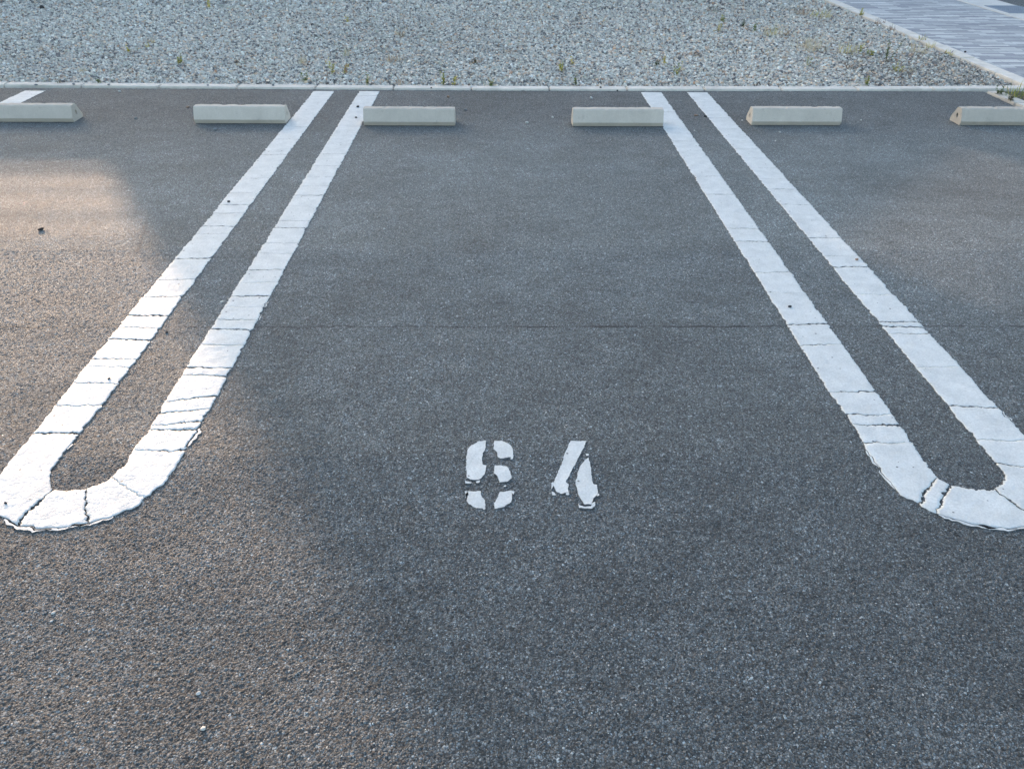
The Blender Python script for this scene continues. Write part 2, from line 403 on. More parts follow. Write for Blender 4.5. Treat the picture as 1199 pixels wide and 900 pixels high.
# ------------------------------------------------------------------ parking lines: thick thermoplastic, cracked across
ZT = .0015
def resample(stn, ds=.006):
    I = np.array([s[0] for s in stn]); O = np.array([s[1] for s in stn]); Mid = (I+O)/2
    d = np.r_[0, np.cumsum(np.linalg.norm(np.diff(Mid, axis=0), axis=1))]
    return I, O, d
M_EDGE_SHADE = plain_noise_mat('paint_edge_shade', (.10, .10, .10), (.24, .24, .235), 200)  # dark side faces: shade of cracks and paint edges put into the colour
def edge_shade(me):
    me.materials.append(M_EDGE_SHADE)
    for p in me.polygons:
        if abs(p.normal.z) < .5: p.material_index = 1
def make_line(name, stn, cracks, seed, label, chips=(), group='U-shaped parking lines'):
    """stn: (inner point, outer point) pairs along the line; cracks: (s_inner, s_outer, width_inner, width_outer)"""
    I, O, d = resample(stn); Lg = d[-1]
    def pos(s, w):
        s = min(max(s, 0), Lg)
        ix = np.array([np.interp(s, d, I[:, 0]), np.interp(s, d, I[:, 1])]); ox = np.array([np.interp(s, d, O[:, 0]), np.interp(s, d, O[:, 1])])
        dirv = (ox-ix)/max(1e-6, np.linalg.norm(ox-ix))
        def rag(sd):
            a = n1(s*70, sd)*.0020+n1(s*165, sd+3)*.0026+n1(s*9, sd+5)*.0012
            q = n1(s*38, sd+9)
            return a-(.0045 if q > .62 else 0)+(.003 if q < -.75 else 0)
        if w <= .5: ix = ix-dirv*rag(seed)*(1-2*w); ox = ox
        else: ox = ox+dirv*rag(seed+50)*(2*w-1)
        return ix*(1-w)+ox*w
    extra = []
    rr = random.Random(seed*11)
    for c in cracks:
        if rr.random() < .12 and c[2]+c[3] > .004:
            dd = rr.choice((-1, 1))*rr.uniform(.016, .03)
            extra.append((c[0]+dd, c[1]+dd*.25, .0022, .0002) if rr.random() < .5 else (c[0]+dd*.25, c[1]+dd, .0002, .0022))
    cs = sorted(cracks, key=lambda c: c[0]+c[1])
    cracks = list(cracks)+[e for e in extra if all(abs((c[0]+c[1])-(e[0]+e[1])) > .10 for c in cs)]
    bounds = [(0, 0, 0, 0)]+sorted(cracks, key=lambda c: c[0]+c[1])+[(Lg, Lg, 0, 0)]
    NW = 28
    Vs, Qs = [], []; n0 = 0
    for k in range(len(bounds)-1):
        a, b = bounds[k], bounds[k+1]
        ws = np.linspace(0, 1, NW+1)
        def edge(c, sgn, idx):
            r = []
            for w in ws:
                base = c[0]*(1-w)+c[1]*w
                if 0 < idx < len(bounds)-1:
                    base += n1(w*7, seed*7+idx*13)*.004+n1(w*31, seed*5+idx*17)*.0034
                    wd = c[2]*(1-w)+c[3]*w
                    wd *= .25+1.5*abs(n1(w*11, idx*3+seed))
                    base += sgn*wd/2
                else: base += n1(w*14, seed+idx)*.003
                r.append(base)
            return np.array(r)
        ea, eb = edge(a, 1, k), edge(b, -1, k+1)
        ln = float(np.mean(eb-ea))
        if ln < .004: continue
        NS = max(2, int(ln/.007))
        tilt = rng.uniform(-.0004, .0004)
        top = np.zeros((NS+1, NW+1, 3))
        for i in range(NS+1):
            u = i/NS
            for j, w in enumerate(ws):
                s = ea[j]*(1-u)+eb[j]*u
                p = pos(s, w)
                ex = min(w, 1-w)*16; eu = min(u, 1-u)*ln/.006
                drop = .0007*max(0, 1-ex)**2+.0003*max(0, 1-eu)
                curl = .0002*math.exp(-(min(u, 1-u)*ln/.03)**2)
                top[i, j] = (p[0], p[1], ZT-drop+curl+tilt+.0004*n1(s*25+w*3, seed+77))
        V = top.reshape(-1, 3); idx = np.arange((NS+1)*(NW+1)).reshape(NS+1, NW+1)+n0
        Qs.append(np.stack([idx[:-1, :-1], idx[1:, :-1], idx[1:, 1:], idx[:-1, 1:]], -1).reshape(-1, 4))
        ring = np.r_[idx[0, :], idx[1:, -1], idx[-1, -2::-1], idx[-2:0:-1, 0]]
        low = V[ring-n0].copy(); low[:, 2] = -.008
        nb = n0+len(V); m = len(ring); r2 = nb+np.arange(m)
        Qs.append(np.stack([ring, np.roll(ring, -1), np.roll(r2, -1), r2], -1))
        Vs += [V, low]; n0 = nb+m
    V = np.concatenate(Vs); Qm = np.concatenate(Qs)
    bm = bmesh.new(); me0 = np_mesh('tmp', V, Qm); bm.from_mesh(me0); bpy.data.meshes.remove(me0)
    for (s0, ln, w, off, wd) in chips:       # loosened slivers beside the edge
        pts = []
        m = max(4, int(ln/.006))
        dirs = []
        for i in range(m+1):
            s = s0+ln*i/m
            p = pos(s, w); c = pos(s, .5); dv = (p-c)/max(1e-6, np.linalg.norm(p-c))
            p = pos(s, w)
            t = wd*(.35+.65*math.sin(math.pi*(i+.3)/(m+.6)))*(.7+.4*n1(s*90, seed+3))
            dirs.append((p+dv*(off+.001*n1(s*60, 4)), p+dv*(off+t)))
        pts = [tuple(a) for a, _ in dirs]+[tuple(b) for _, b in dirs[::-1]]
        try: prism_bm(bm, ccw(pts), -.006, ZT*.8)
        except Exception: pass
    o = link(name, bm_done(bm, name), M_PAINT, label=label, cat='parking line', group=group)
    edge_shade(o.data); return o

W2 = .078
XA, XB, XC, XD = -1.337, -.993, 1.157, 1.511
YT = 6.12
def leg(x, ys, inner_sign): return [((x+inner_sign*W2, y), (x-inner_sign*W2, y)) for y in ys]
def z5(x, y): return at(x/4, 420+y/4)
def z9(x, y): return at(940+x/3.463, 380+y/3.463)
def arc_len(stn, n):
    I, O, d = resample(stn); return d[n]
# left U
left_curve = [(z5(372, 352), z5(148, 364)), (z5(330, 402), z5(50, 475)), (z5(268, 480), z5(-30, 590)), (z5(236, 525), z5(-62, 660)), (z5(232, 568), z5(-45, 715)),
              (z5(240, 612), z5(0, 747)), (z5(262, 614), z5(90, 782)), (z5(310, 619), z5(190, 797)), (z5(355, 616), z5(300, 788)), (z5(400, 610), z5(405, 772)), (z5(455, 590), z5(510, 745)),
              (z5(510, 570), z5(640, 692)), (z5(545, 530), z5(700, 640)), (z5(590, 490), z5(770, 585)), (z5(622, 430), z5(820, 510)), (z5(652, 388), z5(862, 440)), (z5(700, 332), z5(918, 340))]
stnL = leg(XA, [YT, 4.4, 3.2, 2.6, 2.2], 1)+left_curve+leg(XB, [2.02, 2.3, 3.2, 4.4, YT], -1)
def s_at(stn, leg_lo, leg_hi, Y, side=None):
    """arc length where the given leg passes Y"""
    I, O, d = resample(stn); mid = (I+O)/2
    ys = mid[leg_lo:leg_hi+1, 1]; ds = d[leg_lo:leg_hi+1]
    if ys[0] > ys[-1]: return float(np.interp(-Y, -ys, ds))
    return float(np.interp(Y, ys, ds))
def leg_cracks(stn, lo, hi, xpx, items):
    r = []
    for it in items:
        y, w = it[0], it[1]; w2 = it[2] if len(it) > 2 else w
        sk = it[3] if len(it) > 3 else rng.uniform(-.006, .006)
        s = s_at(stn, lo, hi, at(xpx, y)[1])
        r.append((s-sk, s+sk, w*.9/1000, w2*.9/1000))
    return r
mmL = [(118, 1), (131, 1), (148, 2, 1), (163, 1.5), (177, 3), (181, 2, 4), (196, 1), (209, 4, 3), (226, 1), (240, 5, 4), (250, 1, 4), (265, 6, 4), (274, 1), (303, 9, 7), (328, 3), (348, 5), (370, 9), (384, 1.5, 3), (398, 9, 7), (421, 2, 5), (430, 1), (449, 3), (475, 3)]
cA = leg_cracks(stnL, 0, 8, 200, mmL)
cA.append((s_at(stnL, 0, 8, at(60, 509)[1]), s_at(stnL, 0, 8, at(60, 509)[1])-.01, .011, .006))
def s_mid(stn, i, f=0): I, O, d = resample(stn); return float(d[i]*(1-f)+d[i+1]*f)
oL = 5
cA += [(s_mid(stnL, oL+5, .6), s_mid(stnL, oL+5, .9), .012, .008), (s_mid(stnL, oL+9), s_mid(stnL, oL+9), .005, .005), (s_mid(stnL, oL+11, .4), s_mid(stnL, oL+11, .6), .002, .0004),
       (s_mid(stnL, oL+14, .1), s_mid(stnL, oL+15, .1), .0004, .007)]
nL = len(stnL)
cB = leg_cracks(stnL, oL+16, nL-1, 300, [(112, 1), (126, 1.5), (139, 1), (155, 2), (168, 2), (180, 2.5), (194, 1), (207, 3), (218, 1), (229, 5, 6), (242, 1), (259, 2), (267, 5), (285, 1), (297, 1), (316, 5, 4), (331, 1), (347, 6, 8), (360, 1), (375, 3, 2), (386, 10, 8), (404, 1), (431, 7, 5), (440, 1, 7, -.004), (467, 1, 9, .02), (482, 7, 2, .012), (496, .5, 8, .016), (506, 5, 6)])
chipsL = [(s_mid(stnL, oL+5, .2), .10, 1, .004, .014), (s_mid(stnL, oL+6, .5), .11, 1, .003, .010), (s_mid(stnL, oL+8, .2), .08, 1, .003, .008), (s_mid(stnL, oL+15, .3), .07, 1, .006, .012),
          (s_at(stnL, oL+16, nL-1, at(300, 360)[1]), .05, 1, .004, .007), (s_at(stnL, oL+16, nL-1, at(290, 375)[1]), .04, 1, .003, .008), (s_mid(stnL, oL+1, .0), .03, 0, .003, .010)]
make_line('parking_line', stnL, cA+cB, 1, 'white cracked U-shaped line left of the painted number, its rounded end partly sunlit', chipsL)
# right U
right_curve = [(z9(410, 430), z9(215, 425)), (z9(460, 510), z9(262, 512)), (z9(510, 580), z9(318, 600)), (z9(545, 622), z9(400, 692)), (z9(600, 650), z9(480, 737)), (z9(650, 662), z9(560, 772)),
               (z9(700, 668), z9(680, 806)), (z9(770, 669), z9(840, 826)), (z9(800, 655), z9(960, 812)), (z9(822, 636), z9(1060, 770)), (z9(824, 615), z9(1110, 715)), (z9(812, 595), z9(1105, 650))]
stnR = leg(XC, [YT, 4.4, 3.2, 2.6, 2.1], 1)+right_curve+leg(XD, [1.83, 2.3, 3.2, 4.4, YT], -1)
nR = len(stnR)
cC = leg_cracks(stnR, 0, 6, 950, [(118, 1), (132, 1), (151, 2), (166, 2), (183, 1, 1), (207, 3), (228, 4, 3), (248, 1), (268, 4, 3), (283, 6, 5), (301, 1), (319, 2), (343, .6), (380, 13, 9, .004), (404, .5, 6), (459, 7, .5), (486, .5, 7), (498, 10, 1.5), (519, .3, 4)])
oR = 5
cC += [(s_mid(stnR, oR+3, .0), s_mid(stnR, oR+3, .9), .003, .010), (s_mid(stnR, oR+4, .1), s_mid(stnR, oR+4, .8), .014, .0008), (s_mid(stnR, oR+7, .2), s_mid(stnR, oR+8, .4), .008, .010)]
cD = leg_cracks(stnR, oR+11, nR-1, 1060, [(118, 1), (139, 2), (152, 1), (166, 3), (175, 1.5), (186, .6), (197, 2), (210, .5), (222, 4), (240, 4, 3), (258, .6), (279, 4, 3), (300, 2, .5), (313, 8, 7), (345, .5), (377, 8, 6), (383, 9, 6), (391, .5, 5, .0), (430, .4), (477, 7, 5, -.008), (516, 2, .5), (549, 5, 3)])
chipsR = [(s_mid(stnR, oR+4, .9), .10, 1, .003, .013), (s_mid(stnR, oR+6, .2), .07, 1, .003, .010), (s_mid(stnR, oR+7, .0), .12, 1, .002, .008), (s_mid(stnR, oR+1, .0), .07, 1, .003, .008), (s_mid(stnR, oR+1, .9), .06, 1, .003, .008),
          (s_at(stnR, oR+11, nR-1, at(1180, 495)[1]), .06, 1, .003, .006)]
make_line('parking_line', stnR, cC+cD, 4, 'white cracked U-shaped line right of the painted number, its rounded end all in shade', chipsR)
# third U, only its far end shows at the left edge
def gen_u(x1, x2):
    s = leg(x1, [YT-.02, 4, 2.6, 1.9], 1); cx = (x1+x2)/2; r = (x2-x1)/2
    for i in range(1, 8):
        a = math.pi*i/8; c, q = -math.cos(a), -math.sin(a)
        s.append(((cx+c*(r-W2), 1.8+q*(r-W2)), (cx+c*(r+W2), 1.8+q*(r+W2))))
    return s+leg(x2, [1.9, 2.6, 4, YT-.02], -1)
st3 = gen_u(-3.855, -3.505)
make_line('parking_line', st3, [(s_, s_+rng.uniform(-.01, .01), .004, .003) for s_ in np.arange(.25, 8.8, .27)], 9, 'white line behind the leftmost wheel stop, only its far ends showing at the left edge')

# ------------------------------------------------------------------ stall number
def ragged(pts, amp, seed, step=.0045):
    out = []; n = len(pts); L0 = 0
    for i in range(n):
        a = np.array(pts[i]); b = np.array(pts[(i+1) % n]); d = b-a; ln = np.linalg.norm(d); m = max(1, int(ln/step))
        nrm = np.array([d[1], -d[0]])/max(ln, 1e-6)
        for j in range(m):
            s = L0+ln*j/m
            out.append(tuple(a+d*j/m+nrm*(amp*n1(s*95, seed)+amp*.7*n1(s*260, seed+2))))
        L0 += ln
    return out
def z6(x, y): return at(500+x/5, 480+y/5)
six = [[(255, 210), (300, 186), (345, 181), (340, 235), (325, 250), (325, 320), (345, 325), (341, 375), (322, 395), (300, 410), (260, 410), (236, 396), (229, 355), (230, 290), (236, 240)],
       [(395, 181), (440, 181), (480, 197), (500, 228), (503, 280), (480, 278), (430, 284), (415, 274), (410, 250), (390, 230)],
       [(395, 326), (430, 324), (468, 336), (489, 365), (495, 400), (470, 419), (425, 427), (412, 390), (393, 370)],
       [(238, 476), (314, 476), (318, 505), (340, 535), (337, 574), (290, 577), (247, 552), (232, 532), (242, 502)],
       [(425, 482), (490, 473), (499, 500), (494, 540), (450, 567), (395, 579), (391, 545), (418, 512)],
       [(222, 412), (232, 420), (262, 424), (258, 431), (225, 430)], [(220, 474), (240, 477), (228, 490), (222, 500), (229, 516), (223, 514)], [(286, 420), (310, 413), (306, 426), (290, 427)],
       [(488, 474), (512, 480), (508, 498), (499, 492)], [(325, 575), (342, 572), (338, 583), (328, 583)], [(448, 444), (463, 440), (463, 449), (450, 451)], [(495, 262), (506, 268), (504, 288), (489, 289)]]
four = [[(840, 182), (934, 183), (910, 238), (872, 308), (845, 360), (816, 420), (828, 436), (828, 480), (790, 491), (756, 480), (737, 440), (752, 400), (790, 310), (812, 240)],
        [(945, 276), (960, 350), (970, 432), (996, 440), (1001, 488), (976, 520), (964, 553), (925, 555), (897, 520), (882, 480), (870, 430), (881, 370), (902, 320)],
        [(886, 540), (893, 560), (920, 566), (960, 566), (970, 545), (984, 538), (985, 560), (965, 577), (925, 576), (889, 573)], [(731, 478), (745, 484), (754, 499), (732, 500)],
        [(932, 256), (946, 258), (944, 268), (932, 268)], [(728, 430), (737, 425), (738, 452), (729, 470)], [(815, 488), (831, 485), (829, 498), (817, 498)], [(992, 494), (1008, 490), (1007, 502), (994, 505)]]
num = link('stall_number', None, label='painted white stencil number 64, worn, on the asphalt between the two U-shaped lines', cat='number', loc=(*z6(600, 380), 0))
for dig, pcs in (('digit', six), ('digit', four)):
    bm = bmesh.new()
    for i, pc in enumerate(pcs):
        P2 = [z6(*p) for p in pc]
        small = len(pc) < 7 or i >= 5 and pcs is six or i >= 2 and pcs is four
        P2 = ragged(ccw(P2), .0009 if small else .0014, i+len(pcs)*3, .003)
        P2 = [(x-num.location.x, y-num.location.y) for x, y in P2]
        prism_bm(bm, P2, -.006, .0014+.0004*(i % 3))
    bmesh.ops.triangulate(bm, faces=[f for f in bm.faces if len(f.verts) > 4])
    o = link(dig, bm_done(bm, dig), M_PAINT, parent=num); edge_shade(o.data)
    o['label'] = 'stencilled digit 6 in five worn pieces' if pcs is six else 'stencilled digit 4 in two slanting pieces'

# ------------------------------------------------------------------ wheel stops
def stop_mesh(seed):
    r = random.Random(seed)
    w, D, hgt = .6, .145, .105
    prof = [(.013, 0), (0, .026), (.030, hgt-.006), (.037, hgt), (.086, hgt), (.093, hgt-.006), (D, .026), (D, 0)]
    prof = [(y, z) for y, z in prof]
    bm = bmesh.new()
    NX = 30
    rows = []
    for i in range(NX+1):
        x = -w/2+w*i/NX
        inset = .004 if i in (0, NX) else 0
        row = []
        for k, (y, z) in enumerate(prof):
            cy, cz = D/2, .045
            yy = y+(cy-y)*inset*9*(.35 if z < .03 else .5); zz = z+(cz-z)*inset*6*(0 if z == 0 else 1)
            jz = -abs(r.gauss(0, .0012))*(1 if k in (2, 3, 4, 5) else 0)
            if k in (3, 4, 2, 5) and r.random() < .07: jz -= .004; 
            row.append(bm.verts.new((x+(.004 if i == 0 else -.004 if i == NX else 0)*0, yy+r.gauss(0, .0004), zz+jz)))
        rows.append(row)
    for i in range(NX):
        for k in range(len(prof)-1):
            bm.faces.new((rows[i][k], rows[i+1][k], rows[i+1][k+1], rows[i][k+1]))
        bm.faces.new((rows[i][-1], rows[i+1][-1], rows[i+1][0], rows[i][0]))
    rings = []
    for row, x in ((rows[0], -w/2), (rows[-1], w/2)):     # end faces with the lifting hole
        ring = [bm.verts.new((x, D/2+.0125*math.cos(a), .050+.0155*math.sin(a))) for a in [2*math.pi*q/20 for q in range(20)]]
        es = [bm.edges.new((ring[q], ring[(q+1) % 20])) for q in range(20)]
        bd = [bm.edges.get((row[q], row[(q+1) % len(row)])) for q in range(len(row))]
        bmesh.ops.triangle_fill(bm, edges=es+bd, use_beauty=True)
        rings.append(ring)
    for q in range(20): bm.faces.new((rings[0][q], rings[0][(q+1) % 20], rings[1][(q+1) % 20], rings[1][q]))
    me = bm_done(bm, 'wheel_stop')
    return me
def left_right(xl, yl, xr, yr): a = at(xl, yl); b = at(xr, yr); return a, b
stops = [((86, 143.7), 'R', 'grey concrete wheel stop at the left edge of the photo, its right end showing'),
         ((228, 145.0), 'L', 'grey concrete wheel stop left of the left U-shaped line, touching its outer edge'),
         ((426, 147.6), 'L', 'grey concrete wheel stop covering the inner edge of the left U-shaped line'),
         ((670.5, 148.4), 'L', 'grey concrete wheel stop whose right end meets the right U-shaped line'),
         ((880, 147.1), 'L', 'pale concrete wheel stop just right of the right U-shaped line, clear of any paint'),
         ((1124, 147.3), 'L', 'grey concrete wheel stop cut off by the right edge of the photo')]
for i, ((px, py), side, lab) in enumerate(stops):
    x, y = at(px, py)
    cx = x+.3 if side == 'L' else x-.3
    o = link('wheel_stop', stop_mesh(20+i), M_STOP, label=lab, cat='wheel stop', group='wheel stops along the back of the parking stalls', loc=(cx, y, 0))
    o.rotation_euler = (0, 0, [0.004, -.004, -.004, .002, .0, -.006][i])

# ------------------------------------------------------------------ loose pebbles
peb_mats = {k: plain_noise_mat('pebble_'+k, *v, 300, .8) for k, v in {'pale': ((.42, .42, .40), (.62, .61, .58)), 'grey': ((.16, .17, .18), (.26, .27, .28)), 'dark': ((.025, .025, .03), (.06, .06, .06)), 'brown': ((.22, .14, .10), (.36, .26, .20))}.items()}
def pebble(px, py, size_px, kind, label, on=0.0, group='loose pebbles on the asphalt and kerb'):
    x, y = at(px, py); s = size_px/ppm(py)
    bm = bmesh.new(); bmesh.ops.create_icosphere(bm, subdivisions=2, radius=.5)
    r = random.Random(int(px*13+py*7))
    ax = Vector((r.uniform(.8, 1.1), r.uniform(.6, .85), r.uniform(.45, .65)))
    cuts = [(Vector((r.gauss(0, 1), r.gauss(0, 1), r.gauss(0, 1))).normalized(), r.uniform(.28, .42)) for _ in range(7)]
    for v in bm.verts:
        for nn, dd in cuts:
            q = v.co.dot(nn)
            if q > dd: v.co -= nn*(q-dd)
        v.co = Vector((v.co.x*ax.x, v.co.y*ax.y, v.co.z*ax.z))*s
    zmin = min(v.co.z for v in bm.verts)
    for v in bm.verts: v.co.z -= zmin+.0035*(1 if on == 0 else .3)
    o = link('pebble', bm_done(bm, 'pebble'), peb_mats[kind], label=label, cat='pebble', group=group, loc=(x, y, on))
    o.rotation_euler = (0, 0, r.uniform(0, 6)); return o
PEB = [(140, 107.5, 4, 'pale', 'pale pebble near the kerb, between the first two wheel stops from the left'),
       (220, 126, 5, 'brown', 'brownish pebble just left of the second wheel stop from the left'),
       (159, 139, 5, 'grey', 'grey pebble between the first and second wheel stops from the left'),
       (252, 152.5, 6, 'grey', 'rounded grey pebble in front of the second wheel stop from the left'),
       (450, 268, 4, 'pale', 'small pale pebble alone on the shaded asphalt right of the left U-shaped line'),
       (260, 353.5, 6, 'pale', 'pale pebble inside the left U, against the inner edge of its right leg'),
       (195, 389, 5, 'dark', 'dark pebble inside the left U just below the asphalt crack'),
       (48, 269, 8, 'dark', 'dark flat pebble in the brightest sunlit patch at the left'),
       (525, 114, 5, 'brown', 'brown pebble behind the right end of the third wheel stop from the left'),
       (647, 138, 5, 'pale', 'bright white pebble just left of the fourth wheel stop from the left'),
       (617, 144.5, 5, 'pale', 'light pebble between the two middle wheel stops, nearer the camera than its neighbour'),
       (692, 115.5, 5, 'pale', 'pale pebble between the kerb and the fourth wheel stop from the left'),
       (747, 147, 3.5, 'dark', 'dark pebble against the foot of the fourth wheel stop from the left'),
       (545, 129, 5, 'grey', 'grey pebble right of the third wheel stop from the left'),
       (1122, 107, 5, 'pale', 'white pebble by the kerb behind the rightmost wheel stop'),
       (815, 135.5, 5, 'brown', 'pinkish pebble between the two legs of the right U near its far end'),
       (826, 136.5, 5, 'dark', 'dark pebble between the legs of the right U beside a pinkish one'),
       (813, 153, 3, 'pale', 'tiny pale pebble between the legs of the right U, below the pinkish one'),
       (1008, 141, 3, 'pale', 'tiny white pebble right of the fifth wheel stop from the left'),
       (913, 155, 3.5, 'pale', 'small white pebble in front of the fifth wheel stop from the left'),
       (908, 165, 3, 'pale', 'tiny pale pebble in front of the fifth wheel stop, farthest from it'),
       (869, 141, 3.5, 'pale', 'small pale pebble against the left end of the fifth wheel stop from the left'),
       (872, 146, 3, 'grey', 'tiny grey pebble in front of the left corner of the fifth wheel stop'),
       (1003, 305, 5, 'brown', 'brown pebble lying on the right leg of the right U-shaped line'),
       (924.6, 360, 5, 'dark', 'dark pebble lying on the left leg of the right U-shaped line'),
       (419, 126, 4, 'dark', 'upper dark pebble on the left U line beside the third wheel stop'),
       (417, 138.5, 4, 'dark', 'lower dark pebble on the left U line beside the third wheel stop'),
       (268, 237, 4, 'dark', 'small dark pebble on the left leg of the left U-shaped line'),
       (128, 444, 4, 'dark', 'dark pebble on the sunlit part of the left leg of the left U'),
       (7, 590, 5, 'dark', 'dark pebble on the rounded end of the left U at the left edge'),
       (238, 852, 8, 'pale', 'whitish stone chip on the sunlit asphalt near the bottom left'),
       (232, 811, 7, 'pale', 'pale stone chip on the sunlit asphalt just above a whiter one'),
       (62, 717, 6, 'pale', 'pale stone chip in the sunlit asphalt at the lower left'),
       (505, 105.5, 3.5, 'dark', 'dark pebble on the kerb behind the third wheel stop'),
       (703, 105, 3.5, 'dark', 'dark pebble on the kerb behind the fourth wheel stop'),
       (723, 106.5, 3.5, 'dark', 'dark pebble at the foot of the kerb behind the fourth wheel stop'),
       (43, 102, 4, 'grey', 'grey pebble on the kerb near the left edge of the photo'),
       (87, 101.5, 4, 'grey', 'grey pebble on the kerb behind the end of the leftmost wheel stop'),
       (128, 102, 4, 'grey', 'grey pebble on the kerb between the first two wheel stops'),
       (244, 102.5, 4, 'grey', 'grey pebble on the kerb behind the left end of the second wheel stop'),
       (320, 102.5, 4, 'grey', 'grey pebble on the kerb behind the right end of the second wheel stop'),
       (1129, 64, 5, 'dark', 'dark pebble on the pale kerb beside the striped sidewalk'),
       (50, 11.5, 7, 'dark', 'dark stone standing out in the gravel at the top left'),
       (366, 31, 6, 'dark', 'dark stone in the gravel above the left U, left of the picture centre')]
for (px, py, s, k, lab) in PEB:
    on = 0.0
    if 'kerb' in lab and py < 106 and 'foot' not in lab and 'behind the gap' not in lab: on = .012
    if 'lying on' in lab or 'U line' in lab or 'leg of the left U' in lab or 'rounded end' in lab: on = ZT
    if py < 70: on = .016 if 'sidewalk' in lab else .004
    pebble(px, py, s, k, lab, on)

# ------------------------------------------------------------------ weeds
LM = {'green': plain_noise_mat('weed_green', (.11, .17, .04), (.24, .30, .08), 60, .6, .3), 'dark': plain_noise_mat('weed_dark_green', (.06, .09, .035), (.12, .15, .06), 60, .6, .25),
      'yellow': plain_noise_mat('weed_yellow', (.45, .40, .06), (.65, .56, .12), 60, .6, .3), 'dry': plain_noise_mat('weed_straw', (.46, .38, .24), (.68, .60, .42), 60, .75, .25),
      'brown': plain_noise_mat('dead_leaves', (.12, .085, .06), (.24, .17, .12), 60, .8, .1), 'rust': plain_noise_mat('weed_rust', (.28, .15, .09), (.42, .27, .17), 60, .8, .2)}
def leaf(bm, p, d, ln, w, mi, curve=.3, seg=3):
    d = d.normalized(); side = d.cross(Vector((0, 0, 1)));
    if side.length < .1: side = Vector((1, 0, 0))
    side.normalize(); up = side.cross(d)
    prev = None
    for i in range(seg+1):
        t = i/seg; c = p+d*ln*t-Vector((0, 0, 1))*curve*ln*t*t*.5
        ww = w*math.sin(math.pi*min(.97, .12+.88*t))**.7 if i < seg else w*.06
        a = bm.verts.new(c-side*ww/2+up*ww*.15); b = bm.verts.new(c+side*ww/2+up*ww*.15)
        if prev:
            f = bm.faces.new((prev[0], prev[1], b, a)); f.material_index = mi
        prev = (a, b)
def plant(name, px, py, hpx, wpx, kinds, form, label, cat, group):
    x, y = at(px, py); h = 1.1*hpx/ppm(py); w = 1.05*wpx/ppm(py)
    r = random.Random(int(px*31+py*17)); bm = bmesh.new()
    sp = .9*w/2
    if form == 'grass':
        n = int(14+w*190)
        for _ in range(n):
            a = r.uniform(0, 6.28); q = sp*math.sqrt(r.random())*.95
            p = Vector((math.cos(a)*q, math.sin(a)*q, 0)); d = Vector((r.gauss(0, .5), r.gauss(0, .5), 1.0))
            leaf(bm, p, d, h*r.uniform(.5, 1.25), r.uniform(.0022, .0042), r.randrange(len(kinds)), r.uniform(.1, .9), 4)
    elif form == 'leafy':
        for s_ in range(max(2, int(2+w*40))):
            a = r.uniform(0, 6.28); q = sp*.5*math.sqrt(r.random())
            base = Vector((math.cos(a)*q, math.sin(a)*q, 0)); lean = Vector((r.gauss(0, .25), r.gauss(0, .25), 1)); hh = h*r.uniform(.55, 1.05)
            leaf(bm, base, lean, hh, .003, 0, .1, 3)
            for k in range(int(7+hh*90)):
                t = r.uniform(.1, 1); ang = r.uniform(0, 6.28)
                leaf(bm, base+lean.normalized()*hh*t, Vector((math.cos(ang), math.sin(ang), r.uniform(.1, .8))), r.uniform(.014, .030)*(1.2-.5*t), r.uniform(.008, .015), r.randrange(len(kinds)), r.uniform(0, .6))
    else:   # flat litter: dead leaves and twigs
        for _ in range(int(18+w*170)):
            a = r.uniform(0, 6.28); q = math.sqrt(r.random())
            p = Vector((math.cos(a)*q*w*.5, math.sin(a)*q*w*.28, r.uniform(.002, max(.004, h))))
            leaf(bm, p, Vector((r.gauss(0, 1), r.gauss(0, 1), r.gauss(0, .25))), r.uniform(.015, .04), r.uniform(.003, .014), r.randrange(len(kinds)), r.uniform(-.4, .4))
    me = bm_done(bm, name)
    for k in kinds: me.materials.append(LM[k])
    link(name, me, None, label=label, cat=cat, group=group, loc=(x, y, .0))
G = 'weeds growing in the gravel'
